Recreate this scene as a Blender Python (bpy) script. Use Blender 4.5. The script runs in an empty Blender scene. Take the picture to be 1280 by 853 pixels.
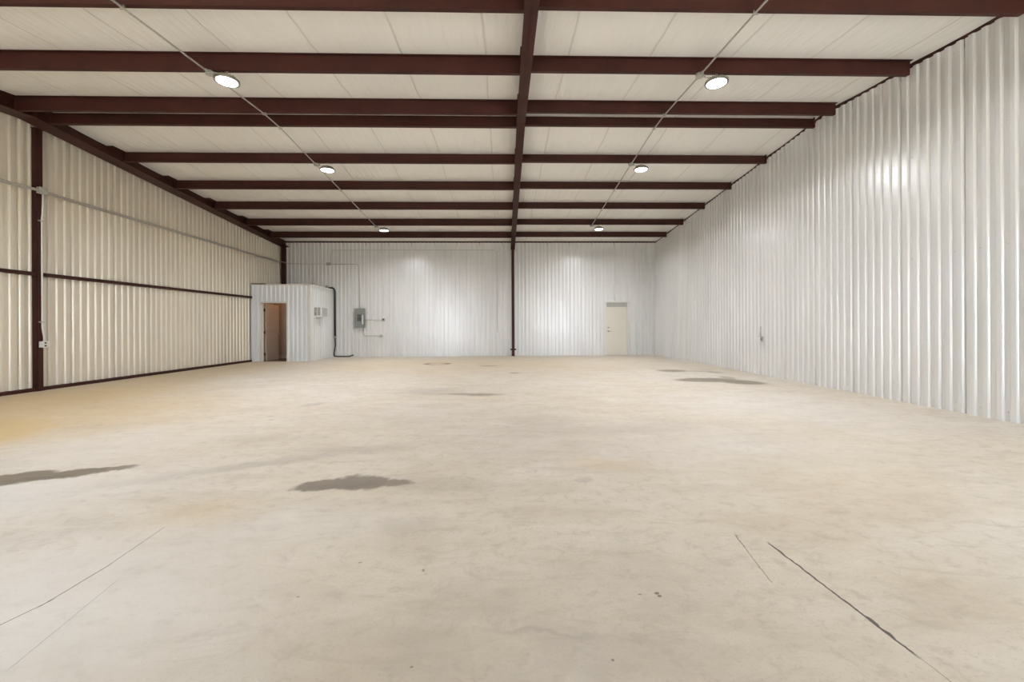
import bpy, bmesh, math, random
from mathutils import Vector, Matrix
random.seed(7)
S = bpy.context.scene
COL = S.collection
PI = math.pi

# ------------------------------------------------------------------ place
CAM_H = 1.226
XR = 6.318            # right wall
ZB = 17.078           # back wall
YF = -1.15            # front wall, behind the camera
EAVE = 4.669
SLOPE = 0.0777
YR = 8.0              # ridge
def XL(y): return -9.08 + 0.029 * (y - 8.0)          # left wall sheeting
def roofz(y): return EAVE + SLOPE * (ZB - YR) - SLOPE * abs(y - YR)
def XC(y): return 0.352 + 0.0085 * (y - 4.65)         # middle rafter

# ------------------------------------------------------------------ helpers
class MB:
    def __init__(s): s.bm = bmesh.new()
    def quad(s, *p):
        return s.bm.faces.new([s.bm.verts.new(v) for v in p])
    def hexa(s, b, t):
        vb = [s.bm.verts.new(v) for v in b]; vt = [s.bm.verts.new(v) for v in t]
        n = len(vb)
        s.bm.faces.new(vb[::-1]); s.bm.faces.new(vt)
        for i in range(n): s.bm.faces.new([vb[i], vb[(i+1) % n], vt[(i+1) % n], vt[i]])
        return s
    def box(s, x0, x1, y0, y1, z0, z1, bev=0.0):
        if bev > 0:
            tmp = bmesh.new()
            bmesh.ops.create_cube(tmp, size=1)
            for v in tmp.verts:
                v.co = Vector(((x0+x1)/2+v.co.x*(x1-x0), (y0+y1)/2+v.co.y*(y1-y0), (z0+z1)/2+v.co.z*(z1-z0)))
            bmesh.ops.bevel(tmp, geom=tmp.edges[:], offset=bev, segments=2, affect='EDGES', profile=.6)
            mp = {v: s.bm.verts.new(v.co) for v in tmp.verts}
            for f in tmp.faces: s.bm.faces.new([mp[v] for v in f.verts])
            tmp.free(); return s
        return s.hexa([(x0,y0,z0),(x1,y0,z0),(x1,y1,z0),(x0,y1,z0)], [(x0,y0,z1),(x1,y0,z1),(x1,y1,z1),(x0,y1,z1)])
    def prism(s, prof, a, b):
        """profile: list of functions-free (u,v) points; a,b: callables mapping (u,v)->3D at both ends"""
        pa = [s.bm.verts.new(a(u, v)) for u, v in prof]; pb = [s.bm.verts.new(b(u, v)) for u, v in prof]
        n = len(prof)
        for i in range(n): s.bm.faces.new([pa[i], pa[(i+1) % n], pb[(i+1) % n], pb[i]])
        for ring in (pa[::-1], pb):
            try: s.bm.faces.new(ring)
            except ValueError: pass
        return s
    def tube(s, pts, r, n=10, cap=True):
        pts = [Vector(p) for p in pts]
        rings = []
        up = Vector((0, 0, 1))
        last = None
        for i, p in enumerate(pts):
            if i == 0: d = pts[1] - p
            elif i == len(pts)-1: d = p - pts[i-1]
            else: d = (pts[i+1]-p).normalized() + (p-pts[i-1]).normalized()
            d.normalize()
            if last is None:
                u = d.cross(up)
                if u.length < 1e-3: u = d.cross(Vector((1, 0, 0)))
            else:
                u = last - d * last.dot(d)
            u.normalize(); last = u
            w = d.cross(u)
            rr = r[i] if isinstance(r, (list, tuple)) else r
            rings.append([s.bm.verts.new(p + (u*math.cos(2*PI*k/n) + w*math.sin(2*PI*k/n))*rr) for k in range(n)])
        for a, b in zip(rings, rings[1:]):
            for k in range(n): s.bm.faces.new([a[k], a[(k+1) % n], b[(k+1) % n], b[k]]).smooth = True
        if cap:
            s.bm.faces.new(rings[0][::-1]); s.bm.faces.new(rings[-1])
        return s
    def lathe(s, prof, c=(0, 0, 0), n=40, axis='Z'):
        c = Vector(c); rings = []
        for r, h in prof:
            ring = []
            for k in range(n):
                a = 2*PI*k/n
                q = Vector((r*math.cos(a), r*math.sin(a), h))
                if axis == 'Y': q = Vector((q.x, -q.z, q.y))
                if axis == 'X': q = Vector((q.z, q.x, q.y))
                ring.append(s.bm.verts.new(c + q))
            rings.append(ring)
        for a, b in zip(rings, rings[1:]):
            for k in range(n): s.bm.faces.new([a[k], a[(k+1) % n], b[(k+1) % n], b[k]]).smooth = True
        s.bm.faces.new(rings[0][::-1]); s.bm.faces.new(rings[-1])
        return s
    def build(s, name, mat, parent=None, recalc=True):
        if recalc: bmesh.ops.recalc_face_normals(s.bm, faces=s.bm.faces[:])
        me = bpy.data.meshes.new(name); s.bm.to_mesh(me); s.bm.free()
        me.materials.append(mat)
        o = bpy.data.objects.new(name, me); COL.objects.link(o)
        if parent is not None:
            o.parent = parent
            o.matrix_parent_inverse = Matrix.Translation(-Vector(parent.location)) if False else Matrix.Identity(4)
        return o
def tag(o, label, cat, group=None):
    o['label'] = label; o['category'] = cat
    if group: o['group'] = group
    return o
def struct(o, label=None):
    o['kind'] = 'structure'
    if label: o['label'] = label
    return o
def empty(name, loc, label, cat, group=None):
    o = bpy.data.objects.new(name, None); COL.objects.link(o); o.location = loc
    o.empty_display_size = .1
    return tag(o, label, cat, group)
def smooth_path(pts, rad=.12, seg=5):
    """round the corners of a polyline"""
    P = [Vector(p) for p in pts]; out = [P[0]]
    for a, b, c in zip(P, P[1:], P[2:]):
        r = min(rad, (b-a).length*.45, (c-b).length*.45)
        p0 = b + (a-b).normalized()*r; p1 = b + (c-b).normalized()*r
        for k in range(seg+1):
            t = k/seg
            out.append(p0*(1-t)**2 + b*2*t*(1-t) + p1*t*t)
    out.append(P[-1]); return out

# ------------------------------------------------------------------ materials
def newmat(name):
    m = bpy.data.materials.new(name); m.use_nodes = True
    nt = m.node_tree; bs = nt.nodes['Principled BSDF']
    return m, nt, bs
class NT:
    """small shorthand for node chains"""
    def __init__(s, nt): s.nt = nt
    def n(s, t, **kw):
        o = s.nt.nodes.new(t)
        for k, v in kw.items(): setattr(o, k, v)
        return o
    def link(s, a, b): s.nt.links.new(a, b)
    def setin(s, sock, v):
        if hasattr(v, 'is_output'): s.link(v, sock)
        else: sock.default_value = v
    def math(s, op, a, b=None, c=None, clamp=False):
        o = s.n('ShaderNodeMath', operation=op); o.use_clamp = clamp
        s.setin(o.inputs[0], a)
        if b is not None: s.setin(o.inputs[1], b)
        if c is not None: s.setin(o.inputs[2], c)
        return o.outputs[0]
    def smooth(s, v, a, b, lo=0., hi=1.):
        o = s.n('ShaderNodeMapRange', interpolation_type='SMOOTHSTEP')
        s.setin(o.inputs['Value'], v)
        for k, x in zip(('From Min', 'From Max', 'To Min', 'To Max'), (a, b, lo, hi)): s.setin(o.inputs[k], x)
        return o.outputs['Result']
    def noise(s, vec, scale, detail=4, rough=.55, dist=0):
        o = s.n('ShaderNodeTexNoise')
        s.link(vec, o.inputs['Vector'])
        o.inputs['Scale'].default_value = scale; o.inputs['Detail'].default_value = detail
        o.inputs['Roughness'].default_value = rough; o.inputs['Distortion'].default_value = dist
        return o.outputs['Fac'], o.outputs['Color']
    def mapping(s, vec, loc=(0, 0, 0), rot=(0, 0, 0), scale=(1, 1, 1), vt='POINT'):
        o = s.n('ShaderNodeMapping', vector_type=vt)
        s.link(vec, o.inputs['Vector'])
        o.inputs['Location'].default_value = loc; o.inputs['Rotation'].default_value = rot; o.inputs['Scale'].default_value = scale
        return o.outputs['Vector']
    def mix(s, f, a, b, bt='MIX'):
        o = s.n('ShaderNodeMix', data_type='RGBA', blend_type=bt)
        s.setin(o.inputs[0], f); s.setin(o.inputs[6], a); s.setin(o.inputs[7], b)
        return o.outputs[2]
    def ramp(s, v, stops):
        o = s.n('ShaderNodeValToRGB'); e = o.color_ramp.elements
        while len(e) < len(stops): e.new(.5)
        for i, (p, c) in enumerate(stops): e[i].position = p; e[i].color = (*c, 1)
        s.link(v, o.inputs[0]); return o.outputs[0]
    def pos(s): return s.n('ShaderNodeNewGeometry').outputs['Position']
    def objco(s): return s.n('ShaderNodeTexCoord').outputs['Object']
    def bump(s, h, strength, dist, bs):
        o = s.n('ShaderNodeBump'); s.link(h, o.inputs['Height'])
        o.inputs['Strength'].default_value = strength; o.inputs['Distance'].default_value = dist
        s.link(o.outputs['Normal'], bs.inputs['Normal'])

def plain(name, col, rough=.5, metal=0., var=.06, scale=8, spec=.5):
    m, nt, bs = newmat(name); N = NT(nt)
    f, _ = N.noise(N.objco(), scale, 4)
    a = tuple(max(0, c*(1-var)) for c in col); b = tuple(min(1, c*(1+var)) for c in col)
    c = N.ramp(f, [(.3, a), (.7, b)])
    N.link(c, bs.inputs['Base Color'])
    bs.inputs['Roughness'].default_value = rough; bs.inputs['Metallic'].default_value = metal
    bs.inputs['Specular IOR Level'].default_value = spec
    return m
def emit(name, col, strength):
    m, nt, bs = newmat(name); N = NT(nt)
    # diffuser: brightest at the middle of the lens
    bs.inputs['Base Color'].default_value = (.9, .9, .88, 1)
    bs.inputs['Emission Color'].default_value = (*col, 1); bs.inputs['Emission Strength'].default_value = strength
    return m

def sheet_mat(name, base, metal, rough, dark=.0):
    m, nt, bs = newmat(name); N = NT(nt)
    p = N.pos()
    big, _ = N.noise(N.mapping(p, scale=(1, 1, .25)), 1.6, 4)
    fine, _ = N.noise(N.mapping(p, scale=(1, 1, .05)), 26, 3)
    a = tuple(c*.93 for c in base); b = tuple(min(1, c*1.05) for c in base)
    c1 = N.ramp(big, [(.3, a), (.7, b)])
    c2 = N.mix(.10, c1, N.ramp(fine, [(.35, tuple(c*.7 for c in base)), (.65, base)]))
    N.link(c2, bs.inputs['Base Color'])
    bs.inputs['Roughness'].default_value = rough; bs.inputs['Metallic'].default_value = metal
    bs.inputs['Specular IOR Level'].default_value = .80
    oil, _ = N.noise(N.mapping(p, scale=(1, 1, .35)), 5.0, 2)
    N.bump(oil, .12, .02, bs)
    return m

M = {}
M['sheet'] = sheet_mat('white_sheet_metal', (.715, .710, .690), .20, .285)
M['sheet_left'] = sheet_mat('lamp_tinted_sheet_metal', (.66, .60, .49), .18, .285)  # warm lamp-only light on the left wall is put into this colour
M['sheet_room'] = sheet_mat('white_room_sheet', (.75, .775, .79), .08, .29)
M['trim_white'] = plain('white_trim', (.66, .64, .60), .45, var=.03)
M['steel'] = None
def steel():
    m, nt, bs = newmat('red_oxide_steel'); N = NT(nt)
    p = N.pos()
    f, _ = N.noise(p, 2.2, 5, .6); g, _ = N.noise(p, 30, 3)
    c = N.ramp(f, [(.3, (.033, .0090, .0062)), (.55, (.044, .0122, .0082)), (.75, (.054, .0158, .0105))])
    c = N.mix(N.smooth(g, .68, .78, 0, .35), c, (.16, .075, .05, 1))
    N.link(c, bs.inputs['Base Color']); bs.inputs['Roughness'].default_value = .55; bs.inputs['Specular IOR Level'].default_value = .22
    return m
M['steel'] = steel()
M['galv'] = plain('galvanized_conduit', (.46, .44, .40), .4, .55, .12, 20)
M['galvbox'] = plain('galvanized_box', (.40, .40, .36), .5, .4, .15, 25)
M['panel_grey'] = plain('grey_panel_paint', (.20, .205, .195), .45)
M['black'] = plain('black_plastic', (.012, .012, .012), .45)
M['hose'] = plain('black_rubber', (.010, .010, .010), .5)
M['white'] = plain('white_plastic', (.74, .73, .70), .4, var=.03)
M['paper'] = plain('white_paper', (.80, .78, .74), .7, var=.02)
M['door_white'] = plain('cream_door_paint', (.66, .63, .54), .45, var=.02, scale=3)
M['header'] = plain('grey_door_header', (.40, .39, .36), .5)
M['leaf'] = plain('cream_wood_door', (.40, .33, .27), .5, var=.05)
M['inner'] = plain('tan_plaster', (.42, .34, .28), .8, var=.06, scale=3)
M['basewood'] = plain('pale_baseboard', (.50, .46, .42), .6)
M['darkfloor'] = plain('dark_vinyl', (.10, .075, .06), .6)
M['chrome'] = plain('brushed_metal', (.42, .38, .32), .3, .9)
M['lamp_body'] = plain('lamp_grey', (.22, .20, .155), .45, .3)
M['lens'] = emit('led_lens', (.98, 1.0, 1.04), 12.0)
M['grille_dark'] = plain('grille_shadow', (.06, .055, .05), .7)

def ceiling_mat():
    m, nt, bs = newmat('white_vinyl_insulation'); N = NT(nt)
    p = N.pos()
    w1, _ = N.noise(N.mapping(p, scale=(1, .09, 1)), 2.6, 5, .62)      # long wrinkles running with the rafters
    w2, _ = N.noise(N.mapping(p, scale=(1, .05, 1)), 11, 4, .6)
    st, _ = N.noise(p, .8, 4)
    # tabs between the insulation rolls, 1.22 m apart
    x = N.n('ShaderNodeSeparateXYZ'); N.link(p, x.inputs[0])
    wob, _ = N.noise(N.mapping(p, scale=(.3, 1, 1)), .9, 2)
    xx = N.math('ADD', x.outputs[0], N.math('MULTIPLY', N.math('SUBTRACT', wob, .5), .10))
    fr = N.math('FRACT', N.math('DIVIDE', N.math('ADD', xx, 20.35), 1.22))
    d = N.math('ABSOLUTE', N.math('SUBTRACT', fr, .5))
    tab = N.smooth(d, .004, .016, 1, 0)
    c = N.ramp(st, [(.3, (.77, .755, .715)), (.7, (.81, .795, .755))])
    c = N.mix(N.math('MULTIPLY', tab, .35), c, (.50, .46, .40, 1))
    c = N.mix(N.smooth(w2, .56, .72, 0, .16), c, (.58, .54, .48, 1))
    N.link(c, bs.inputs['Base Color']); bs.inputs['Roughness'].default_value = .5
    h = N.math('ADD', N.math('MULTIPLY', w1, 1.0), N.math('MULTIPLY', w2, .5))
    h = N.math('ADD', h, N.math('MULTIPLY', tab, .3))
    N.bump(h, .55, .06, bs)
    return m
M['ceiling'] = ceiling_mat()

def floor_mat():
    m, nt, bs = newmat('stained_concrete'); N = NT(nt)
    p = N.pos()
    n1, _ = N.noise(p, .32, 6, .62, .4)
    n2, _ = N.noise(N.mapping(p, rot=(0, 0, .5), scale=(1, 2.1, 1)), 1.3, 6, .68, .5)
    n3, _ = N.noise(p, 9, 8, .72, .4)
    n4, _ = N.noise(p, 70, 4, .6)
    swirl, _ = N.noise(N.mapping(p, rot=(0, 0, -.35), scale=(1, 3.2, 1)), 2.6, 5, .7, 1.2)
    c = N.ramp(n2, [(.30, (.430, .365, .280)), (.48, (.590, .530, .445)), (.66, (.700, .655, .585))])
    c = N.mix(.55, c, N.ramp(n1, [(.32, (.620, .520, .375)), (.5, (.615, .550, .455)), (.68, (.665, .625, .560))]))
    c = N.mix(N.smooth(swirl, .50, .70, 0, .46), c, (.455, .385, .290, 1))
    c = N.mix(N.smooth(n3, .50, .68, 0, .46), c, (.415, .350, .275, 1))
    c = N.mix(N.smooth(n4, .52, .72, 0, .34), c, (.36, .32, .26, 1))
    # distorted coordinates for the edges of the stains
    _, nc1 = N.noise(p, 5.5, 5, .6)
    def distort(amp, col):
        v = N.n('ShaderNodeVectorMath', operation='SUBTRACT'); N.link(col, v.inputs[0]); v.inputs[1].default_value = (.5, .5, .5)
        w = N.n('ShaderNodeVectorMath', operation='SCALE'); N.link(v.outputs[0], w.inputs[0]); w.inputs['Scale'].default_value = amp
        a = N.n('ShaderNodeVectorMath', operation='ADD'); N.link(p, a.inputs[0]); N.link(w.outputs[0], a.inputs[1])
        return a.outputs[0]
    near = distort(.22, nc1)
    _, nc2 = N.noise(p, 2.6, 4, .6)
    far = distort(.7, nc2)
    def ell(vec, cx, cy, rx, ry, rot, soft, k):
        q = N.mapping(vec, (cx, cy, 0), (0, 0, rot), (rx, ry, 1e3), 'TEXTURE')
        l = N.n('ShaderNodeVectorMath', operation='LENGTH'); N.link(q, l.inputs[0])
        return N.smooth(l.outputs['Value'], 1-soft, 1+soft, k, 0)
    def acc(L):
        r = L[0]
        for x in L[1:]: r = N.math('MAXIMUM', r, x)
        return r
    # soft smears first, then the wet-looking oil spots
    soft = acc([ell(near, -2.15, 3.82, 1.05, .10, .49, .7, .50), ell(near, -1.45, 4.20, .45, .13, .1, .8, .42), ell(near, -.55, 3.27, .42, .16, 0, .8, .45),
                ell(far, -1.35, 7.95, .55, .42, .2, .8, .45), ell(near, -.95, 7.62, .50, .14, -.1, .7, .55),
                ell(near, -2.95, 6.70, .22, .10, .9, .6, .5), ell(far, 1.2, 4.95, 1.1, .28, 0, .9, .32), ell(far, .55, 5.2, .5, .4, 0, .9, .28),
                ell(near, -2.6, 4.62, .5, .12, .2, .8, .25), ell(near, .2, 1.665, .24, .016, -.17, .7, .55), ell(near, -.58, 2.60, .17, .12, 0, .6, .30),
                ell(near, .645, 3.33, .07, .04, 0, .5, .5), ell(far, -4.0, 2.9, .6, .25, .3, .8, .25), ell(near, -1.05, 2.95, .5, .1, 0, .9, .2),
                ell(near, -2.9, 2.45, .55, .14, .4, .9, .25), ell(far, 2.3, 5.1, .5, .2, -.2, .9, .22), ell(near, -.45, 1.62, .25, .12, 0, .9, .25)])
    c = N.mix(N.math('MULTIPLY', soft, .72), c, (.285, .245, .200, 1))
    white = acc([ell(far, -2.2, 1.7, 1.1, .75, .3, .8, .85), ell(far, -3.9, 3.0, 1.2, .55, .3, .9, .8), ell(far, -1.5, 2.55, .7, .3, .1, .9, .6), ell(far, -4.1, 4.4, .9, .8, 0, .9, .55), ell(far, 2.6, 4.2, 1.3, 1.0, 0, .9, .4), ell(far, 3.9, 5.8, 1.3, 1.2, 0, .9, .45)])
    c = N.mix(N.math('MULTIPLY', white, .62), c, (.735, .715, .695, 1))
    grey = acc([ell(far, .05, 1.55, .75, .40, 0, .8, .8), ell(far, .55, 1.9, .6, .35, .2, .9, .45), ell(far, -.55, 1.45, .4, .2, 0, .9, .5), ell(far, .3, 4.5, 1.2, .8, 0, .9, .45), ell(far, -1.0, 5.6, 1.4, .9, .3, .9, .35)])
    gm, _ = N.noise(p, 3.4, 6, .7)
    c = N.mix(N.math('MULTIPLY', grey, N.smooth(gm, .3, .65, .25, .75)), c, (.430, .385, .335, 1))
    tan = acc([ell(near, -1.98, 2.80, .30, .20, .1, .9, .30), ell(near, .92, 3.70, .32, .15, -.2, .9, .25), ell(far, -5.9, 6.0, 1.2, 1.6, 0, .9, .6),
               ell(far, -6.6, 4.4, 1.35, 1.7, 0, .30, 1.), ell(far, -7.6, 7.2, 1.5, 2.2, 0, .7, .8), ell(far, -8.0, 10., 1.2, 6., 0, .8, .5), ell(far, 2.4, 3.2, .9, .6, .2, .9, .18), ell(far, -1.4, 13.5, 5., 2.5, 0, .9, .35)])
    c = N.mix(N.math('MULTIPLY', tan, .75), c, (.60, .425, .175, 1))  # small tan patches, plus golden lamp light painted along left and back
    oil = acc([ell(near, -3.98, 3.50, .32, .17, .45, .18, 1), ell(near, -3.64, 3.62, .28, .12, .4, .18, 1), ell(near, -3.40, 3.735, .17, .06, .35, .25, .9),
               ell(near, -1.36, 3.30, .23, .10, .25, .2, 1), ell(near, -1.12, 3.335, .22, .15, -.1, .2, 1), ell(near, -.90, 3.31, .20, .05, .05, .35, .9),
               ell(near, -.36, 7.50, .34, .13, 0, .6, .75), ell(near, -.75, 7.58, .22, .08, 0, .6, .55),
               ell(near, 4.55, 9.25, .70, .34, .05, .25, .85), ell(near, 5.12, 8.85, .45, .36, -.5, .25, .85), ell(near, 5.22, 9.62, .14, .26, 0, .4, .6),
               ell(near, 4.56, 11.15, .38, .30, 0, .35, .8), ell(near, 5.15, 11.0, .35, .10, -.2, .5, .5), ell(near, 5.5, 10.75, .16, .28, 0, .5, .45),
               ell(near, -.40, 12.85, .26, .14, 0, .5, .7), ell(near, .32, 10.9, .14, .14, 0, .5, .6),
               ell(p, .702, 1.905, .012, .009, .3, .3, 1), ell(p, .707, 1.885, .010, .008, .3, .3, 1), ell(p, .622, 1.90, .009, .006, 0, .4, .7), ell(p, .40, 1.53, .006, .006, 0, .4, .9),
               ell(p, -.40, 2.12, .006, .012, .3, .4, .8), ell(p, -.93, 1.93, .007, .005, .3, .4, .8), ell(p, -.33, 1.52, .006, .005, .3, .4, .8), ell(p, -.74, 2.2, .011, .006, .3, .4, .7)])
    core = acc([ell(near, -3.76, 3.52, .22, .035, .35, .5, .7), ell(near, -1.25, 3.28, .3, .06, .1, .6, .5)])
    oilc = N.mix(core, (.150, .116, .078, 1), (.085, .064, .044, 1))
    c = N.mix(N.math('MULTIPLY', oil, .86), c, oilc)
    # rust ring left by a drum near the back wall
    q = N.mapping(near, (-2.1, 13.68, 0), (0, 0, 0), (.40, .32, 1e3), 'TEXTURE')
    l = N.n('ShaderNodeVectorMath', operation='LENGTH'); N.link(q, l.inputs[0])
    ring = N.smooth(N.math('ABSOLUTE', N.math('SUBTRACT', l.outputs['Value'], .9)), .12, .34, .8, 0)
    c = N.mix(ring, c, (.22, .085, .06, 1))
    # sawn joints and cracks along the slab
    s = N.n('ShaderNodeSeparateXYZ'); N.link(p, s.inputs[0])
    x, y = s.outputs[0], s.outputs[1]
    jit, _ = N.noise(p, 14, 4, .6); brk, _ = N.noise(p, 7, 3)
    def joint(x0, y0, x1, y1, w, k, jamp=.03, ragged=.0):
        t = N.math('SUBTRACT', y, y0)
        xc = N.math('ADD', N.math('MULTIPLY', t, (x1-x0)/(y1-y0)), x0)
        xc = N.math('ADD', xc, N.math('MULTIPLY', N.math('SUBTRACT', jit, .5), jamp))
        dd = N.math('ABSOLUTE', N.math('SUBTRACT', x, xc))
        ww = N.math('ADD', w, N.math('MULTIPLY', N.smooth(brk, .5, .7), ragged))
        line = N.math('SUBTRACT', 1., N.math('DIVIDE', dd, ww), clamp=True)
        line = N.smooth(line, .1, .6, 0, k)
        lo, hi = min(y0, y1), max(y0, y1)
        g = N.math('MULTIPLY', N.smooth(y, lo-.05, lo), N.smooth(y, hi, hi+.05, 1, 0))
        return N.math('MULTIPLY', line, g)
    lines = acc([joint(1.525, 1.54, 1.49, 2.30, .0085, .95, .022, .010), joint(1.535, 1.34, 1.525, 1.54, .003, .6, .012),
                 joint(1.28, 2.0, 1.35, 2.40, .004, .65, .02, .005),
                 joint(-2.10, 1.70, -2.035, 1.92, .0042, .9, .008), joint(-2.035, 1.92, -2.03, 2.20, .0042, .9, .008), joint(-2.03, 2.20, -2.07, 2.60, .0036, .8, .008), joint(-1.78, 1.58, -1.865, 2.06, .003, .38, .01)])
    c = N.mix(lines, c, (.085, .070, .055, 1))
    N.link(c, bs.inputs['Base Color'])
    r = N.smooth(n2, .3, .7, .62, .74); r = N.math('SUBTRACT', r, N.math('MULTIPLY', oil, .12)); N.link(r, bs.inputs['Roughness'])
    bs.inputs['Specular IOR Level'].default_value = .4
    h = N.math('ADD', N.math('MULTIPLY', n3, .6), N.math('MULTIPLY', n4, .25)); h = N.math('SUBTRACT', h, N.math('MULTIPLY', lines, 1.2))
    N.bump(h, .12, .02, bs)
    return m
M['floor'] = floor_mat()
M['apron'] = plain('outdoor_concrete', (.52, .50, .46), .8, var=.08, scale=.6)

# ------------------------------------------------------------------ sheet metal with trapezoid ribs
PITCH = .1524
def rib_profile(L, depth, phase=0., seam=0., seam_every=6, cuts=(), PITCH=PITCH, seam_w=.006):
    """(s, d) points along a wall of length L; d>0 towards the room"""
    pts = []
    n0 = int(math.floor((-phase)/PITCH))-1
    n1 = int(math.ceil((L-phase)/PITCH))+1
    a, sl = .050, .021                       # crest, slope (the rest is valley)
    val = PITCH-a-2*sl
    for i in range(n0, n1+1):
        s = phase+i*PITCH
        pts += [(s-sl*.81, depth*.333), (s-sl*.49, depth*.667), (s, depth), (s+a, depth), (s+a+sl*.49, depth*.667), (s+a+sl*.81, depth*.333), (s+a+sl, 0.)]
        if seam_every and i % seam_every == int(seam) % seam_every:
            g = s+a+sl+val-seam_w-.007
            pts += [(g, 0.), (g+.0015, -.016), (g+.0015+seam_w, -.016), (g+.003+seam_w, 0.)]
        pts += [(s+a+sl+val, 0.)]
    def at(q):
        for (s0, d0), (s1, d1) in zip(pts, pts[1:]):
            if s0 <= q <= s1: return d0+(d1-d0)*((q-s0)/(s1-s0) if s1 > s0 else 0)
        return 0.
    extra = [(q, at(q)) for q in [0., L, *cuts]]
    allp = sorted([q for q in pts if 0 < q[0] < L]+extra)
    return allp
def sheet(name, P0, P1, inward, ztop, mat, depth=.028, z0=0., holes=(), phase=0., seam=0, seam_every=6, screws=None, cuts=(), PITCH=PITCH, seam_w=.006):
    P0 = Vector((*P0, 0)); P1 = Vector((*P1, 0)); inward = Vector((*inward, 0))
    L = (P1-P0).length; e = (P1-P0).normalized()
    cs = list(cuts)
    for h in holes: cs += [h[0], h[1]]
    prof = rib_profile(L, depth, phase, seam, seam_every, cs, PITCH, seam_w)
    mb = MB()
    def pt(s, d, z): return P0+e*s+inward*d+Vector((0, 0, z))
    for (s0, d0), (s1, d1) in zip(prof, prof[1:]):
        if s1-s0 < 1e-6: continue
        mid = (s0+s1)/2
        spans = [(None, None)]
        lo = z0
        cutsz = sorted([(h[2], h[3]) for h in holes if h[0]-1e-6 <= mid <= h[1]+1e-6])
        segs = []
        for a, b in cutsz:
            if a > lo+1e-4: segs.append((lo, a))
            lo = b
        segs.append((lo, None))
        for a, b in segs:
            za0 = za1 = a
            zb0 = b if b is not None else ztop(P0+e*s0); zb1 = b if b is not None else ztop(P0+e*s1)
            mb.quad(pt(s0, d0, za0), pt(s1, d1, za1), pt(s1, d1, zb1), pt(s0, d0, zb0))
    if screws:
        for (sa, sb, zf) in screws:
            i = math.ceil((sa-phase)/PITCH)
            while phase+i*PITCH < sb:
                if i % 2 == 0:
                    s = phase+i*PITCH+.070+.034
                    base = pt(s, .0, zf(P0+e*s))
                    ax = e; up = Vector((0, 0, 1))
                    r1, r2 = .010, .006
                    ringa = [base+(ax*math.cos(k*PI/4)+up*math.sin(k*PI/4))*r1 for k in range(8)]
                    ringb = [base+inward*.008+(ax*math.cos(k*PI/4)+up*math.sin(k*PI/4))*r2 for k in range(8)]
                    mb.hexa(ringa, ringb)
                i += 1
    bm = mb.bm
    bmesh.ops.remove_doubles(bm, verts=bm.verts[:], dist=1e-5)
    bmesh.ops.recalc_face_normals(bm, faces=bm.faces[:])
    return mb.build(name, mat, recalc=False)

# ------------------------------------------------------------------ shell
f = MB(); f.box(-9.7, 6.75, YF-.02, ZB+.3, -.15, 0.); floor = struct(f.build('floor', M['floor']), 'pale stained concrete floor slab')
g = MB(); g.box(-45, 45, -60, YF-.02, -.20, -.02); struct(g.build('driveway', M['apron']), 'concrete apron outside the front doors')

def gap(y): return roofz(y)-.075
sheet_r = sheet('wall_right', (XR, YF), (XR, ZB), (-1, 0), lambda q: gap(q.y), M['sheet'], phase=.055, seam=1, cuts=(YR-YF,),
                screws=[(0, 12, lambda q: gap(q.y)-.12 if q.y < YR else gap(q.y)-.12), (0, 12, lambda q: 3.77), (0, 12, lambda q: 2.23), (0, 12, lambda q: .12)])
struct(sheet_r, 'ribbed white sheet metal right wall')
# left wall
yl0, yl1 = YF, ZB
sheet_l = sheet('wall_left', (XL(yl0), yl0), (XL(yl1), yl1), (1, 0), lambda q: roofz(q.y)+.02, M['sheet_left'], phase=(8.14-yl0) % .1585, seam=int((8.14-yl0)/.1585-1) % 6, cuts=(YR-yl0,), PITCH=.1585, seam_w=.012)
struct(sheet_l, 'ribbed sheet metal left wall, warm lamp light painted in')
# back wall with the door opening
DX0, DX1, DZ = 4.225, 5.165, 2.165
xb0 = XL(ZB)
sheet_b = sheet('wall_back', (xb0, ZB), (XR, ZB), (0, -1), lambda q: gap(ZB), M['sheet'], phase=.03, seam=3,
                holes=[(DX0-xb0, DX1-xb0, 0., DZ)])
struct(sheet_b, 'ribbed white sheet metal back wall')
# front wall behind the camera, with two open roll-up doorways
FX0 = XL(YF)
HOLES = [(-6.0, -3.1, 3.2), (3.4, 6.1, 3.2)]
sheet_f = sheet('wall_front', (FX0, YF), (XR, YF), (0, 1), lambda q: roofz(YF)+.02, M['sheet'], phase=.0, seam=3,
                holes=[(a-FX0, b-FX0, -.0, h) for a, b, h in HOLES])
struct(sheet_f, 'front wall with open roll-up doorways')
for i, (a, b, h) in enumerate(HOLES):
    t = MB(); t.box(a-.08, a, YF-.12, YF+.06, 0, h+.08); t.box(b, b+.08, YF-.12, YF+.06, 0, h+.08); t.box(a, b, YF-.12, YF+.06, h, h+.08)
    struct(t.build('trim_%d' % (10+i), M['steel']), 'brown jamb trim around open front doorway')

# roof insulation: sags a little between the purlins
PUR = [4.86, 6.27, 7.70, 8.28, 9.815, 11.33, 12.83, 14.37, 15.82]
stops = [YF-.35, .35, 1.85, 3.36]+PUR+[ZB+.25]
ys = []
for a, b in zip(stops, stops[1:]):
    n = 8
    for k in range(n): ys.append((a+(b-a)*k/n, .022*math.sin(PI*k/n)*(1 if not (a > 7.6 and b < 8.3) else 0)))
ys.append((stops[-1], 0.))
cl = MB(); x0, x1 = -9.75, XR+.35
NX = 24
rows = []
for y, sag in ys:
    rows.append([cl.bm.verts.new((x0+(x1-x0)*k/NX, y, roofz(y)-sag)) for k in range(NX+1)])
for a, b in zip(rows, rows[1:]):
    for k in range(NX):
        cl.bm.faces.new([a[k], b[k], b[k+1], a[k+1]])
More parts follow.
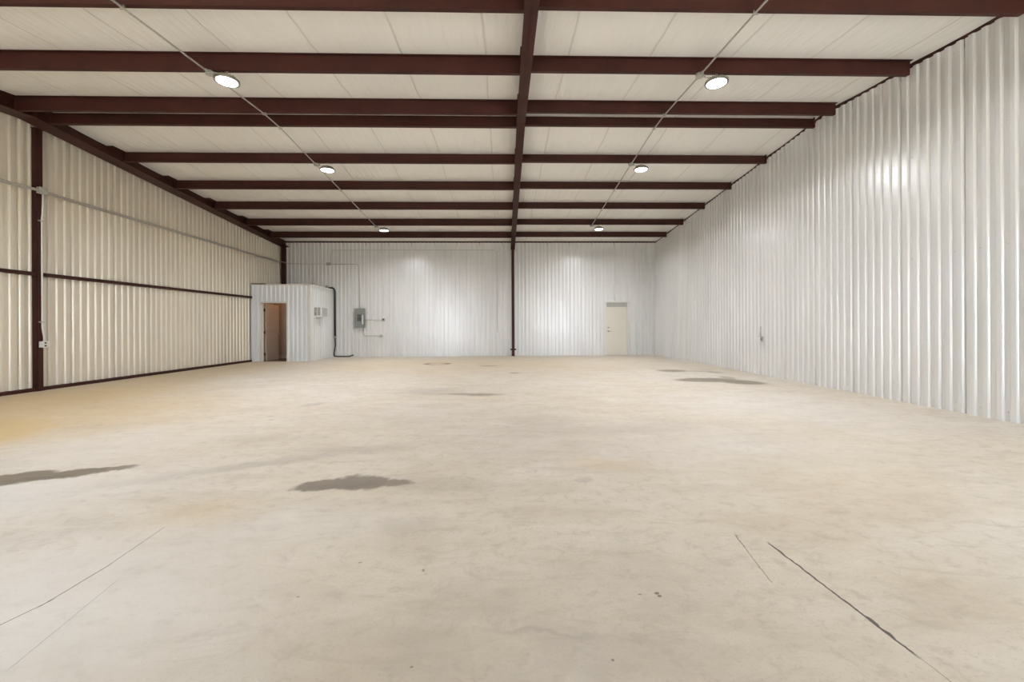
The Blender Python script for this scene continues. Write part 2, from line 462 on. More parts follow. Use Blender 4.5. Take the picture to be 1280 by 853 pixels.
# roof deck above, a closed slab of its own
for ya, yb in ((stops[0], YR), (YR, stops[-1])):
    cl.prism([(x0, .03), (x1, .03), (x1, .20), (x0, .20)], lambda u, v: (u, ya, roofz(ya)+v), lambda u, v: (u, yb, roofz(yb)+v))
for xs in (x0, x1):                        # eave strips
    for ya, yb in ((stops[0], YR), (YR, stops[-1])):
        cl.quad((xs, ya, roofz(ya)-.001), (xs, yb, roofz(yb)-.001), (xs, yb, roofz(yb)+.1), (xs, ya, roofz(ya)+.1))
for yy in (stops[0], stops[-1]):
    cl.quad((x0, yy, roofz(yy)-.001), (x1, yy, roofz(yy)-.001), (x1, yy, roofz(yy)+.1), (x0, yy, roofz(yy)+.1))
struct(cl.build('ceiling', M['ceiling'], recalc=False), 'white vinyl roof insulation between the purlins')

# dark eave angles that close the gap at the top of the wall sheets
t = MB()
for ya, yb in ((YF, YR), (YR, ZB)):
    a = lambda u, v, y=ya: (XR+.003+u, y, roofz(y)+v); b = lambda u, v, y=yb: (XR+.003+u, y, roofz(y)+v)
    t.prism([(0, -.20), (.08, -.20), (.08, .03), (0, .03)], a, b)
struct(t.build('trim_1', M['steel']), 'dark eave angle above the right wall')
t = MB(); t.box(xb0-.1, XR+.09, ZB+.003, ZB+.08, EAVE-.20, EAVE+.03)
struct(t.build('trim_2', M['steel']), 'dark eave angle above the back wall')
# floor channel of the left wall
t = MB()
t.prism([(-.02, 0), (.10, 0), (.10, .065), (-.02, .065)], lambda u, v: (XL(YF)+u, YF+.02, v), lambda u, v: (XL(14.97)+u, 14.97, v))
struct(t.build('baseboard_left', M['steel']), 'brown steel base channel along the left wall')

# ------------------------------------------------------------------ steel frame
def zee(depth, fl, lip, th, sgn):
    """cold-formed section in (y, z), web at y=0 top at z=0, bottom flange towards sgn"""
    o = [(0, 0), (0, -depth), (sgn*fl, -depth), (sgn*fl, -depth+lip), (sgn*(fl-th), -depth+lip), (sgn*(fl-th), -depth+th), (sgn*th, -depth+th), (sgn*th, 0)]
    return o
back_words = {15.82: 'nearest the back wall', 14.37: 'second from the back wall', 12.83: 'third from the back wall', 11.33: 'fourth from the back wall', 9.815: 'fifth from the back wall',
              8.28: 'on the far side of the roof ridge', 7.70: 'on the near side of the roof ridge', 6.27: 'next in front of the ridge pair', 4.86: 'nearest the viewer'}
lightnote = {6.27: ' carrying the foremost lamp', 9.815: ' carrying a middle lamp', 14.37: ' carrying the farthest lamp'}
def purlin(side, y):
    sg = 1 if y < YR else -1
    slope = SLOPE*sg
    dep = .240 if side == 'left' else .203
    prof = zee(dep, .066, .020, .006, sg)
    mb = MB()
    def end(x):
        return lambda u, v: (x, y+u-v*slope*.3, roofz(y)+v+u*slope-.004)
    if side == 'left': xa, xb = -8.68, XC(y)-.02
    else: xa, xb = XC(y)+.02, 6.245
    mb.prism(prof, end(xa), end(xb))
    # narrow top flange against the insulation
    mb.prism([(0, 0), (0, -.006), (-sg*.05, -.006), (-sg*.05, 0)], end(xa), end(xb))
    o = mb.build('roof_purlin', M['steel'])
    bay = 'wide left bay' if side == 'left' else 'narrow right bay'
    tag(o, 'brown roof purlin of the %s, %s' % (bay, back_words[y]), 'purlin', 'purlins of the '+bay)
    if side == 'right':
        c = MB()                                   # clip that closes the end at the right wall
        c.prism([(0, 0), (0, -dep), (sg*.066, -dep), (sg*.066, 0)], end(6.235), end(6.243))
        c.build('end_plate', M['steel'], o)
    else:
        c = MB(); c.prism([(0, -.02), (0, -dep+.015), (sg*.06, -dep+.015), (sg*.06, -.02)], end(-8.60), end(-8.592))
        c.build('end_plate', M['steel'], o)
    return o
for y in PUR:
    purlin('left', y); purlin('right', y)

def rafter(name, xa, xb, depth, label, halfw, web_at, endback, flange_t=.012):
    """I beam following both roof slopes; xa(y) centre line"""
    e = empty(name, (xa(YR), YR, roofz(YR)), label, 'rafter')
    ox, oy, oz = e.location
    for part in ('web', 'bottom_flange', 'top_flange'):
        mb = MB()
        for ya, yb in ((YF+.05, YR), (YR, endback)):
            def en(y): return lambda u, v: (xa(y)+u-ox, y-oy, roofz(y)+v-oz)
            if part == 'web': pr = [(web_at-.008, -.01), (web_at+.008, -.01), (web_at+.008, -depth), (web_at-.008, -depth)]
            elif part == 'bottom_flange': pr = [(-halfw, -depth), (halfw, -depth), (halfw, -depth+flange_t), (-halfw, -depth+flange_t)]
            else: pr = [(-halfw, -.001), (halfw, -.001), (halfw, -.013), (-halfw, -.013)]
            mb.prism(pr, en(ya), en(yb))
        mb.build(part, M['steel'], e)
    # splice plates at the ridge
    mb = MB(); mb.box(-halfw, halfw, -.012, .012, -depth+.01, -.02)
    mb.build('splice_plate', M['steel'], e)
    return e
mid = rafter('roof_rafter', XC, None, .272, 'brown steel middle rafter running from the viewer to the back column', .083, 0., ZB-.04)
def XLR(y): return -8.765+.012*(y-8)
rafter('roof_rafter', XLR, None, .265, 'brown steel rafter along the top of the left wall', .175, .02, ZB-.04)

# middle column against the back wall
cx = .452
c = empty('support_column', (cx, 16.99, 0), 'slim brown steel column in the middle of the back wall', 'column')
mb = MB(); mb.box(-.055, .055, -.055, -.043, 0, 4.40); mb.box(-.055, .055, .043, .055, 0, 4.40); mb.box(-.006, .006, -.05, .05, 0, 4.40); mb.box(.045, .055, -.05, .05, 0, 4.40)
mb.build('shaft', M['steel'], c)
mb = MB(); mb.box(-.085, .085, -.09, .06, 4.37, 4.395); mb.box(-.085, .085, -.09, -.078, 4.28, 4.40); mb.build('cap_plate', M['steel'], c)
mb = MB(); mb.box(-.12, -.055, -.06, -.035, .24, .30); mb.box(.055, .12, -.06, -.035, .24, .30); mb.build('girt_clip', M['black'], c)
mb = MB(); mb.box(-.08, .08, -.09, .06, 0, .014); mb.build('base_plate', M['steel'], c)

# ridge column of the left wall
COLY = 8.37
lx = -8.95
c = empty('support_column', (lx, COLY, 0), 'brown steel column standing under the ridge against the left wall', 'column')
zt = roofz(COLY)-.262
mb = MB(); mb.box(-.13, .0, -.055, -.043, 0, zt); mb.box(-.13, .0, .043, .055, 0, zt); mb.box(-.012, .0, -.05, .05, 0, zt); mb.box(-.13, -.118, -.05, .05, 0, zt)
mb.build('shaft', M['steel'], c)
mb = MB(); mb.box(-.13, .012, -.07, .07, 0, .012); mb.build('base_plate', M['steel'], c)
mb = MB(); mb.box(-.12, .012, -.075, .075, zt-.01, zt+.0); mb.build('cap_plate', M['steel'], c)
# corner column
c = empty('support_column', (-8.665, 16.93, 0), 'brown steel corner column rising behind the small white room', 'column')
mb = MB(); mb.box(-.075, .075, -.06, .06, 0, roofz(16.93)-.265); mb.build('shaft', M['steel'], c)
mb = MB(); mb.box(-.085, .085, -.07, .07, 0, .012); mb.build('base_plate', M['steel'], c)

# girt across the left wall
gx = .115
gt = MB()
def girt_prof(w): return [(-.02, 0), (w, 0), (w, .066), (w-.006, .066), (w-.006, .006), (-.02, .006)]
for ya, yb in ((YF+.05, COLY-.06), (COLY+.06, 14.99)):
    gt.prism(girt_prof(gx), lambda u, v: (XL(ya)+u, ya, 2.232+v), lambda u, v: (XL(yb)+u, yb, 2.232+v))
    gt.prism([(-.01, .05), (gx, .05), (gx, .066), (-.01, .066)], lambda u, v: (XL(ya)+u, ya, 2.232+v), lambda u, v: (XL(yb)+u, yb, 2.232+v))
tag(gt.build('wall_girt', M['steel']), 'thin brown steel girt running across the left wall at mid height', 'girt')

# ------------------------------------------------------------------ high bay lamps
LAMP_W = 82.0
def make_lamp(loc, purz, label, swing):
    e = empty('high_bay_lamp', loc, label, 'lamp', 'round LED high bay lamps')
    mb = MB(); mb.lathe([(.138, 0.004), (.150, -.006), (.166, -.002), (.168, .012), (.166, .030), (.150, .040), (.06, .044)], n=48); mb.build('housing', M['lamp_body'], e)
    mb = MB(); mb.lathe([(.0001, -.012), (.06, -.0115), (.11, -.008), (.138, -.003), (.1385, .001)], n=48); mb.build('lens', M['lens'], e)
    mb = MB()
    for k in range(20):
        a = 2*PI*k/20; ca, sa = math.cos(a), math.sin(a)
        p = [(.055, -.002), (.145, -.002), (.145, .002), (.055, .002)]
        mb.hexa([(r*ca-w*sa, r*sa+w*ca, .040) for r, w in p], [((r*.82)*ca-w*sa, (r*.82)*sa+w*ca, .075) for r, w in p])
    mb.build('heat_sink', M['lamp_body'], e)
    mb = MB(); mb.lathe([(.062, .040), (.066, .05), (.066, .088), (.055, .095), (.018, .097)], n=28); mb.build('driver', M['lamp_body'], e)
    L = bpy.data.lights.new('lamp_beam', 'AREA'); L.shape = 'DISK'; L.size = .26; L.energy = LAMP_W; L.color = (.98, 1.0, 1.06); L.spread = math.radians(162)
    b = bpy.data.objects.new('lamp_beam', L); COL.objects.link(b); b.parent = e; b.location = (0, 0, -.016)
    hz = purz-loc[2]
    mb = MB()
    hk = [(0, 0, .095), (0, 0, max(.11, hz-.035))]
    for k in range(1, 9): hk.append((.018*math.sin(k*PI/5), 0, max(.11, hz-.035)+.018*(1-math.cos(k*PI/5))))
    mb.tube(hk, .005, 8)
    mb.build('hook', M['galv'], e)
    mb = MB()
    sx, sy, sz = swing
    mid1 = Vector((sx*.55, sy*.5, sz-.02)); 
    mb.tube(smooth_path([(-.04*(1 if sx < 0 else -1), 0, .085), mid1, (sx, sy, sz)], .08), .007, 8)
    mb.build('power_cord', M['galvbox'], e)
    return e
LP = [(-4.045, 6.31, 4.850, 'left', 'foremost'), (-4.004, 9.79, 4.826, 'left', 'middle'), (-3.979, 14.35, 4.470, 'left', 'farthest'),
      (3.274, 6.31, 4.892, 'right', 'foremost'), (3.277, 9.79, 4.873, 'right', 'middle'), (3.338, 14.35, 4.521, 'right', 'farthest')]
dist = {'foremost': 'foremost lit round lamp under the %s conduit run, largest of its three', 'middle': 'lit round lamp in the middle of the %s conduit run', 'farthest': 'farthest lit round lamp, near the back wall, on the %s conduit run'}
JB = {'left': [(-4.285, 6.30), (-4.262, 9.80), (-4.25, 14.35)], 'right': [(3.01, 6.30), (3.04, 9.80), (3.085, 14.35)]}
for x, y, z, side, k in LP:
    dep = .244 if side == 'left' else .207
    pz = roofz(y)-dep
    j = JB[side][['foremost', 'middle', 'farthest'].index(k)]
    make_lamp((x, y, z), pz, dist[k] % side, (j[0]-x+.04, j[1]-y, pz-.045-z))

def conduit_run(side):
    dep = (.244 if side == 'left' else .207)
    jb = JB[side]
    x_at = lambda y: jb[0][0]+(jb[2][0]-jb[0][0])*(y-6.3)/(14.35-6.3)
    pts = [(x_at(2.2), 2.2, roofz(2.2)-dep-.03)]
    for y in (4.88, 6.30, 7.72, 8.27, 9.80, 11.33, 12.83, 14.35):
        pts.append((x_at(y), y, roofz(y)-dep-.03))
    e = empty('ceiling_conduit', (jb[0][0], 6.3, roofz(6.3)-dep-.03), 'thin metal conduit under the %s bay purlins linking three lamps' % side, 'conduit', 'conduits under the roof')
    o = Vector(e.location)
    mb = MB(); mb.tube([Vector(p)-o for p in smooth_path(pts, .25, 4)], .0125, 8); mb.build('pipe', M['galv'], e)
    for x, y in jb:
        z = roofz(y)-dep-.030
        mb = MB(); q = Vector((x, y, z))-o
        mb.lathe([(.055, -.026), (.060, -.022), (.060, .022), (.055, .026)], q, 8)
        for s in (-1, 1): mb.tube([q+Vector((0, s*.055, 0)), q+Vector((0, s*.095, 0))], .018, 8)
        mb.tube([q+Vector((.05, 0, 0)), q+Vector((.085, 0, 0))], .016, 8)
        mb.build('junction_box', M['galvbox'], e)
    for y in (4.88, 7.72, 8.27, 11.33, 12.83):
        mb = MB(); z = roofz(y)-dep
        q = Vector((x_at(y), y, z))-o
        mb.box(q.x-.035, q.x+.035, q.y-.012, q.y+.012, q.z-.046, q.z-.040); mb.box(q.x-.018, q.x-.013, q.y-.012, q.y+.012, q.z-.044, q.z); mb.box(q.x+.013, q.x+.018, q.y-.012, q.y+.012, q.z-.044, q.z)
        mb.build('strap', M['galv'], e)
    return e
conduit_run('left'); conduit_run('right')

# ------------------------------------------------------------------ conduits on the left and back walls
zc = lambda y: 3.885-.012*(y-8)
def wall_x(y): return XL(y)+.075
JX = lx+.035
e = empty('wall_conduit', (wall_x(COLY), COLY, zc(COLY)), 'pair of metal conduits running along the left wall with a drop down the column', 'conduit')
o = Vector(e.location)
for dz in (0.018, -.020):
    pts = [(wall_x(YF+.1), YF+.1, zc(YF)+dz), (wall_x(7.95), 7.95, zc(7.95)+dz), (JX, COLY-.10, zc(COLY)+dz*.6), (JX, COLY+.10, zc(COLY)+dz*.6), (wall_x(8.85), 8.85, zc(8.85)+dz)]
    if dz > 0:
        pts += [(wall_x(16.6), 16.6, zc(16.6)+dz), (-8.64, 16.80, zc(16.8)), (-8.56, 16.90, 3.76)]
    else:
        pts += [(wall_x(16.7), 16.7, zc(16.7)+dz), (-8.80, 16.85, zc(16.8)+dz)]
    mb = MB(); mb.tube([Vector(p)-o for p in smooth_path(pts, .14)], .0145, 8); mb.build('pipe', M['galv'], e)
q = Vector((JX+.005, COLY, zc(COLY)))-o
mb = MB(); mb.box(q.x-.03, q.x+.03, q.y-.07, q.y+.07, q.z-.06, q.z+.06, .006); mb.box(q.x+.03, q.x+.036, q.y-.076, q.y+.076, q.z-.066, q.z+.066, .002); mb.build('junction_box', M['galvbox'], e)
# drop to the outlet on the column
mb = MB(); mb.tube([Vector(p)-o for p in smooth_path([(JX+.01, COLY+.015, zc(COLY)-.05), (JX+.0, COLY+.015, 3.45), (lx+.016, COLY+.02, 3.35), (lx+.016, COLY+.02, 1.20), (lx+.022, COLY+.045, 1.05), (lx+.022, COLY+.045, .96)], .1)], .0135, 8); mb.build('pipe', M['white'], e)
for z in (3.30, 1.34):
    mb = MB(); mb.box(lx-o.x+.0, lx-o.x+.034, COLY-o.y-.035, COLY-o.y+.045, z-o.z-.012, z-o.z+.012); mb.build('strap', M['galv'], e)
t = empty('power_outlet', (lx, COLY+.03, .90), 'small white outlet box fixed low on the left wall column', 'outlet')
mb = MB(); mb.box(.0, .055, -.055, .065, -.055, .06, .005); mb.build('box', M['white'], t)
mb = MB(); mb.box(.055, .062, -.06, .07, -.06, .065, .003); mb.build('cover_plate', M['trim_white'], t)
for zz in (-.025, .03):
    mb = MB(); mb.box(.060, .066, -.014, .024, zz-.014, zz+.014, .003); mb.build('socket', M['black'], t)

e = empty('wall_conduit', (-6.915, 17.0, 3.728), 'metal conduit on the back wall turning down into the breaker panel top', 'conduit')
o = Vector(e.location)
mb = MB(); mb.tube([Vector(p)-o for p in smooth_path([(-8.56, 16.90, 3.76), (-8.48, 17.0, 3.745), (-6.915, 17.0, 3.728)], .08)], .0145, 8); mb.build('pipe', M['galv'], e)
mb = MB(); mb.tube([Vector(p)-o for p in smooth_path([(-6.915, 17.0, 3.728), (-5.715, 17.0, 3.72), (-5.695, 17.0, 1.942)], .16)], .013, 8); mb.build('pipe', M['galv'], e)
q = Vector((-6.915, 16.985, 3.728))-o
mb = MB(); mb.box(q.x-.09, q.x+.09, q.y-.03, q.y+.03, q.z-.055, q.z+.055, .006); mb.build('junction_box', M['galvbox'], e)
# thin loop over the back wall down to the switch
e = empty('wall_conduit', (-3.5, 17.02, 4.29), 'long thin conduit near the top of the back wall dropping to the switch', 'conduit')
o = Vector(e.location)
mb = MB(); mb.tube([Vector(p)-o for p in smooth_path([(-6.86, 17.02, 3.775), (-6.83, 17.02, 4.29), (-.20, 17.02, 4.29), (-.19, 17.02, .98)], .12)], .009, 8); mb.build('pipe', M['galv'], e)
t = empty('light_switch', (-.19, 17.02, .90), 'white round light switch box on the back wall left of the middle column', 'switch')
mb = MB(); mb.lathe([(.05, -.03), (.062, -.025), (.064, .02), (.058, .03)], (0, 0, 0), 24, 'Y'); mb.build('box', M['white'], t)
mb = MB(); mb.box(-.012, .012, -.05, -.03, -.022, .022, .003); mb.build('toggle', M['trim_white'], t)

# ------------------------------------------------------------------ breaker panel and its outlets
t = empty('breaker_panel', (-5.688, 17.03, 1.555), 'grey electrical breaker panel on the back wall with black breakers and open flap', 'breaker panel')
mb = MB(); mb.box(-.195, .195, -.11, .02, -.385, .385, .004); mb.build('enclosure', M['panel_grey'], t)
mb = MB(); mb.box(-.165, .20, -.122, -.108, -.388, .388, .004); mb.build('cover', M['panel_grey'], t)
mb = MB(); mb.box(-.075, .075, -.130, -.118, .075, .135, .003); mb.box(-.012, .012, -.145, -.128, .095, .115, .002); mb.build('main_breaker', M['black'], t)
for i in range(3):
    for s in (-1, 1):
        mb = MB(); cxx = s*.036-.006; zz = .022-i*.056
        mb.box(cxx-.031, cxx+.031, -.129, -.118, zz-.024, zz+.024, .002); mb.box(cxx-.012, cxx+.012, -.138, -.127, zz-.007, zz+.007, .001)
        mb.build('breaker', M['black'], t)
# flap hinged on its right, folded back
hx, hy = .105, -.124
a = math.radians(32)
dx, dy = math.cos(a), -math.sin(a)
def lf(s, w, z): return (hx+dx*s-dy*w*0+(-dy)*w*0+dy*w, hy+dy*s-dx*w, z)
mb = MB(); mb.hexa([lf(0, 0, -.27), lf(.115, 0, -.27), lf(.115, .006, -.27), lf(0, .006, -.27)], [lf(0, 0, .15), lf(.115, 0, .15), lf(.115, .006, .15), lf(0, .006, .15)])
fl = mb.build('flap', M['panel_grey'], t)
mb = MB(); mb.hexa([lf(.012, .0062, -.25), lf(.088, .0062, -.25), lf(.088, .0078, -.25), lf(.012, .0078, -.25)], [lf(.012, .0062, .13), lf(.088, .0062, .13), lf(.088, .0078, .13), lf(.012, .0078, .13)])
mb.build('directory_card', M['paper'], fl)
for i, (xa, zr) in enumerate(((-.12, .0), (.02, .0))):
    pass
e = empty('wall_conduit', (-5.49, 17.02, 1.485), 'short conduit from the breaker panel side to a dark outlet box', 'conduit')
mb = MB(); mb.tube([(-.01, 0, 0), (.68, 0, 0)], .014, 8); mb.build('pipe', M['galv'], e)
t = empty('power_outlet', (-4.755, 17.02, 1.49), 'dark grey outlet box on the back wall right of the breaker panel', 'outlet')
mb = MB(); mb.box(-.055, .055, -.045, .02, -.055, .06, .005); mb.build('box', M['galvbox'], t)
mb = MB(); mb.lathe([(.034, 0), (.036, .01), (.030, .014)], (0, -.045, .008), 20, 'Y'); mb.build('socket', M['black'], t)
e = empty('wall_conduit', (-5.56, 17.02, 1.17), 'conduit dropping from under the breaker panel and turning right to the lower box', 'conduit')
mb = MB(); mb.tube(smooth_path([(0, 0, .01), (.01, 0, -.325), (.72, 0, -.327)], .10), .017, 8); mb.build('pipe', M['galv'], e)
t = empty('power_outlet', (-4.83, 17.02, .843), 'grey outlet box on the back wall at the end of the lower conduit', 'outlet')
mb = MB(); mb.box(-.05, .05, -.04, .02, -.05, .05, .005); mb.build('box', M['galv'], t)
mb = MB(); mb.box(-.04, .04, -.046, -.039, -.04, .04, .003); mb.build('cover_plate', M['galvbox'], t)

# outlet on the right wall
t = empty('power_outlet', (XR-.028, 10.05, .876), 'clear covered outlet box with a conduit stub on the right wall', 'outlet')
mb = MB(); mb.box(-.05, .0, -.06, .06, -.06, .06, .006); mb.build('box', M['galv'], t)
mb = MB(); mb.box(-.085, -.05, -.062, .062, -.062, .065, .012); mb.build('cover', M['trim_white'], t)
mb = MB(); mb.box(-.07, -.03, -.075, -.06, -.03, .03, .004); mb.build('latch', M['panel_grey'], t)
mb = MB(); mb.tube([(-.02, 0, .06), (-.02, 0, .30)], .012, 8); mb.build('pipe', M['galv'], t)

# ------------------------------------------------------------------ door in the back wall
fr = MB()
fr.box(DX0-.03, DX0+.045, ZB-.035, ZB+.10, 0, DZ); fr.box(DX1-.045, DX1+.03, ZB-.035, ZB+.10, 0, DZ)
fr.box(DX0-.03, DX1+.03, ZB-.035, ZB+.10, DZ-.012, DZ+.035)
d1 = struct(fr.build('door_1', M['trim_white']), 'plain cream steel door in the back wall')
mb = MB(); mb.box(DX0+.045, DX1-.045, ZB+.012, ZB+.06, 1.985, DZ-.012); mb.build('header_panel', M['header'], d1)
mb = MB(); mb.box(DX0+.055, DX1-.050, ZB+.020, ZB+.064, .012, 1.975, .003); lf1 = mb.build('door_leaf', M['door_white'], d1)
hx0 = DX0+.125
mb = MB(); mb.lathe([(.034, 0), (.034, .008), (.014, .012), (.014, .05)], (hx0, ZB+.02, .985), 20, 'Y'); mb.tube([(hx0, ZB-.03, .985), (hx0+.02, ZB-.034, .985), (hx0+.125, ZB-.034, .978)], .010, 8); mb.build('handle', M['chrome'], lf1)
mb = MB(); mb.lathe([(.032, 0), (.032, .012), (.020, .018), (.012, .026)], (hx0, ZB+.02, 1.14), 20, 'Y'); mb.build('deadbolt', M['chrome'], lf1)
mb = MB(); mb.box(DX0+.0, DX1, ZB-.02, ZB+.10, 0, .012); mb.build('threshold', M['header'], d1)
bk = MB(); bk.box(DX0-.1, DX1+.1, ZB+.10, ZB+.12, 0, DZ+.1); bk.build('backing', M['header'], d1)

# ------------------------------------------------------------------ small room in the far left corner
RY, RX, RZ = 15.0, -6.772, 2.70
rx0 = XL(RY)+.05
OX0, OX1, OZ = -8.43, -7.575, 2.06
s1 = sheet('wall_partition_front', (rx0, RY), (RX, RY), (0, -1), lambda q: RZ, M['sheet_room'], depth=.022, phase=.05, seam_every=0, holes=[(OX0-rx0, OX1-rx0, 0., OZ)])
struct(s1, 'white ribbed front of the small corner room')
s2 = sheet('wall_partition_side', (RX, RY), (RX, ZB-.03), (1, 0), lambda q: RZ, M['sheet'], depth=.022, phase=.08, seam_every=0)
struct(s2, 'white ribbed side of the small corner room')
t = MB(); t.box(RX-.055, RX+.03, RY-.03, RY+.055, 0, RZ+.01); struct(t.build('trim_3', M['trim_white']), 'white corner trim of the small room')
t = MB(); t.box(rx0, RX+.03, RY-.032, RY+.01, RZ-.02, RZ+.022); t.box(RX-.01, RX+.03, RY-.03, ZB-.04, RZ-.02, RZ+.022); struct(t.build('trim_4', M['trim_white']), 'white top trim of the small room')
t = MB(); t.box(rx0+.02, rx0+.50, RY+.01, RY+.07, RZ+.0, RZ+.055); struct(t.build('trim_5', M['steel']), 'brown steel angle on top of the small room')
t = MB(); t.box(rx0, RX, RY+.01, ZB-.03, RZ-.12, RZ-.005); struct(t.build('ceiling_room', M['inner']), 'roof of the small room')
# lining
t = MB()
t.box(rx0+.02, rx0+.05, RY+.10, ZB-.05, 0, RZ-.12); t.box(rx0+.02, RX-.03, 16.36, 16.42, 0, RZ-.12); t.box(RX-.10, RX-.06, RY+.10, ZB-.05, 0, RZ-.12)
t.box(rx0+.02, OX0-.04, RY+.03, RY+.10, 0, RZ-.12); t.box(OX1+.04, RX-.06, RY+.03, RY+.10, 0, RZ-.12); t.box(OX0-.04, OX1+.04, RY+.03, RY+.10, OZ+.04, RZ-.12)
struct(t.build('wall_partition_lining', M['inner']), 'tan lining inside the small room')
t = MB(); t.box(rx0+.05, RX-.10, 16.345, 16.36, .01, .13); struct(t.build('baseboard_room', M['basewood']), 'pale baseboard inside the small room')
t = MB(); t.box(rx0+.05, RX-.10, RY+.04, 16.36, .0, .010); struct(t.build('floor_room', M['darkfloor']), 'dark floor inside the small room')
fr = MB(); fr.box(OX0-.045, OX0, RY-.03, RY+.11, 0, OZ+.045); fr.box(OX1, OX1+.045, RY-.03, RY+.11, 0, OZ+.045); fr.box(OX0, OX1, RY-.03, RY+.11, OZ, OZ+.045)
d2 = struct(fr.build('door_2', M['trim_white']), 'door of the small room, swung open inwards')
# leaf, hinged on the left jamb and open about 90 degrees
LW, LH = .82, 2.03
mb = MB()
hx0, hy0 = OX0+.035, RY+.115
ang = math.radians(89)
ux, uy = math.cos(ang), math.sin(ang); nx, ny = uy, -ux          # n: face that looks into the opening
def P(s, w, z): return (hx0+ux*s+nx*w, hy0+uy*s+ny*w, z)
def slab(mb, s0, s1, w0, w1, z0, z1): mb.hexa([P(s0, w0, z0), P(s1, w0, z0), P(s1, w1, z0), P(s0, w1, z0)], [P(s0, w0, z1), P(s1, w0, z1), P(s1, w1, z1), P(s0, w1, z1)])
slab(mb, 0, LW, 0, .026, .014, LH)
for (s0, s1, z0, z1) in ((0, .105, .014, LH), (LW-.105, LW, .014, LH), (.105, LW-.105, .014, .22), (.105, LW-.105, .86, .99), (.105, LW-.105, LH-.13, LH)):
    slab(mb, s0, s1, .026, .040, z0, z1)
leaf = mb.build('door_leaf', M['leaf'], d2)
for z0, z1 in ((.22, .86), (.99, LH-.13)):
    mb = MB(); n = 6; w = (LW-.21)/n
    for k in range(n): slab(mb, .105+k*w+.012, .105+(k+1)*w-.012, .026, .036, z0+.02, z1-.02)
    mb.build('panel', M['leaf'], leaf)
mb = MB(); q = P(LW-.065, .04, .95)
mb.lathe([(.026, 0), (.026, .008), (.011, .012), (.011, .035), (.026, .045), (.027, .058), (.016, .066)], q, 20, 'X'); mb.build('knob', M['chrome'], leaf)
for z in (.25, 1.03, 1.82):
    mb = MB(); mb.box(OX0-.002, OX0+.045, RY+.098, RY+.125, z-.05, z+.05, .003); mb.build('hinge', M['black'], leaf)

# window air conditioner through the side of the room
AX, AY0, AY1, AZ0, AZ1 = .29, 15.27, 15.83, 1.565, 1.945
t = empty('air_conditioner', (RX, (AY0+AY1)/2, (AZ0+AZ1)/2), 'white window air conditioner sticking out of the small room side', 'air conditioner')
hw, hh = (AY1-AY0)/2, (AZ1-AZ0)/2
mb = MB(); mb.box(-.02, AX-.008, -hw, hw, -hh, hh, .006); mb.build('casing', M['white'], t)
mb = MB(); mb.box(AX-.01, AX, -hw, hw, -hh, -hh+.03); mb.box(AX-.01, AX, -hw, hw, hh-.03, hh); mb.box(AX-.01, AX, -hw, -hw+.03, -hh, hh); mb.box(AX-.01, AX, hw-.03, hw, -hh, hh); mb.build('frame', M['white'], t)
mb = MB(); mb.box(AX-.0085, AX-.005, -hw+.03, hw-.03, -hh+.03, hh-.03); cb = mb.build('coil', M['grille_dark'], t)
mb = MB()
n = 13
for k in range(n):
    z = -hh+.03+(2*hh-.06)*(k+.5)/n
    mb.box(AX-.006, AX+.0, -hw+.03, hw-.03, z-.0065, z+.0065)
mb.build('grille', M['white'], t)
mb = MB()
for a, b in ((.035, .135), (.155, .255)):
    mb.box(a, b, -hw-.004, -hw+.002, -hh+.06, hh-.035)
vb = mb.build('side_vent', M['grille_dark'], t)
mb = MB()
for a, b in ((.035, .135), (.155, .255)):
    for k in range(9):
        z = -hh+.06+(2*hh-.095)*(k+.5)/9
        mb.box(a, b, -hw-.009, -hw-.003, z-.006, z+.006)
mb.build('louvre', M['white'], vb)
mb = MB(); mb.box(-.01, .03, -hw-.02, hw+.02, -hh-.02, -hh); mb.box(-.01, .03, -hw-.02, hw+.02, hh, hh+.02); mb.box(-.01, .03, -hw-.02, -hw, -hh, hh); mb.box(-.01, .03, hw, hw+.02, -hh, hh); mb.build('sleeve_trim', M['trim_white'], t)

# black hose at the back of the room
t = empty('black_hose', (-6.70, 16.97, 0), 'black hose hanging in the corner beside the small room and lying on the floor', 'hose')
mb = MB(); mb.tube(smooth_path([(-.30, -.10, 2.765), (-.02, -.03, 2.765), (.03, .0, 2.66), (.03, .0, .80)], .09), .034, 12); mb.build('pipe', M['hose'], t)
mb = MB(); mb.tube([(.03, 0, .76), (.03, 0, .84)], .042, 12); mb.build('coupling', M['galv'], t)
mb = MB(); mb.tube(smooth_path([(.03, 0, .80), (.045, -.005, .45), (.0, -.01, .20), (.0, -.02, .045), (.12, -.03, .028), (.40, -.05, .028), (.62, -.05, .03), (.76, -.01, .085)], .10), .024, 12); mb.build('hose_tail', M['hose'], t)
t = empty('vent_pipe', (-6.82, 15.35, RZ), 'short grey pipe elbow on the small room roof nearest its front corner', 'pipe')
mb = MB(); mb.tube(smooth_path([(0, 0, -.01), (0, 0, .10), (.0, .14, .10)], .05), .024, 10); mb.build('elbow', M['galv'], t)
t = empty('vent_pipe', (-6.86, 16.70, RZ), 'dark pipe stub on the small room roof near the back wall', 'pipe')
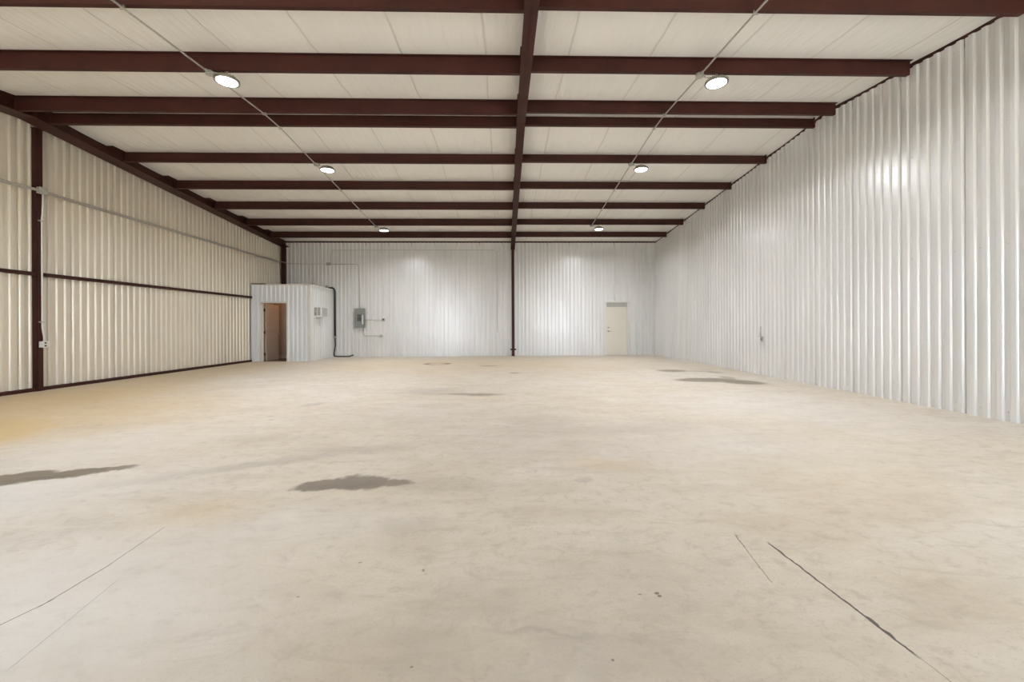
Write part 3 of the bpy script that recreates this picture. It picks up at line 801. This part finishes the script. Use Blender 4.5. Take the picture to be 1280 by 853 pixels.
mb = MB(); mb.tube([(0, 0, -.01), (0, 0, .11)], .035, 10); mb.tube([(0, 0, .10), (0, 0, .135)], .048, 10); mb.build('stub', M['galvbox'], t)

# ------------------------------------------------------------------ light
w = bpy.data.worlds.new('sky'); S.world = w; w.use_nodes = True
bg = w.node_tree.nodes['Background']
bg.inputs['Color'].default_value = (.86, .96, 1.10, 1); bg.inputs['Strength'].default_value = 9.4
L = bpy.data.lights.new('sun', 'SUN'); L.energy = 54.0; L.color = (1, .98, .95); L.angle = math.radians(.6)
o = bpy.data.objects.new('sun', L); COL.objects.link(o); o.location = (0, -20, 30); o.rotation_euler = (math.radians(14), math.radians(6), 0)
for a, b, h in HOLES:                      # sampling portals in the two open doorways
    L = bpy.data.lights.new('doorway_portal', 'AREA'); L.shape = 'RECTANGLE'; L.size = b-a; L.size_y = h
    L.cycles.is_portal = True
    o = bpy.data.objects.new('doorway_portal', L); COL.objects.link(o)
    o.location = ((a+b)/2, YF-.02, h/2); o.rotation_euler = (PI/2, 0, PI)
L = bpy.data.lights.new('room_bulb', 'POINT'); L.energy = 13; L.color = (1, .60, .32); L.shadow_soft_size = .06
o = bpy.data.objects.new('room_bulb', L); COL.objects.link(o); o.location = (-7.30, 15.70, 2.36)

# ------------------------------------------------------------------ camera
cam = bpy.data.cameras.new('camera'); cam.sensor_width = 36; cam.sensor_fit = 'HORIZONTAL'
cam.lens = 525.67/1280*36
cam.shift_x = 0; cam.shift_y = -19.15/1280
cam.clip_start = .05; cam.clip_end = 200
co = bpy.data.objects.new('camera', cam); COL.objects.link(co)
co.matrix_world = Matrix.Translation((0, 0, CAM_H)) @ Matrix.Rotation(-.0239, 4, 'Z') @ Matrix.Rotation(PI/2, 4, 'X') @ Matrix.Rotation(-.0044, 4, 'Z')
S.camera = co

S.view_settings.view_transform = 'Standard'
S.view_settings.look = 'None'
S.view_settings.gamma = 1
S.view_settings.use_curve_mapping = False
S.view_settings.exposure = 0.04
S.cycles.max_bounces = 10; S.cycles.diffuse_bounces = 7; S.cycles.glossy_bounces = 4
S.cycles.use_denoising = True
S.cycles.sample_clamp_indirect = 8
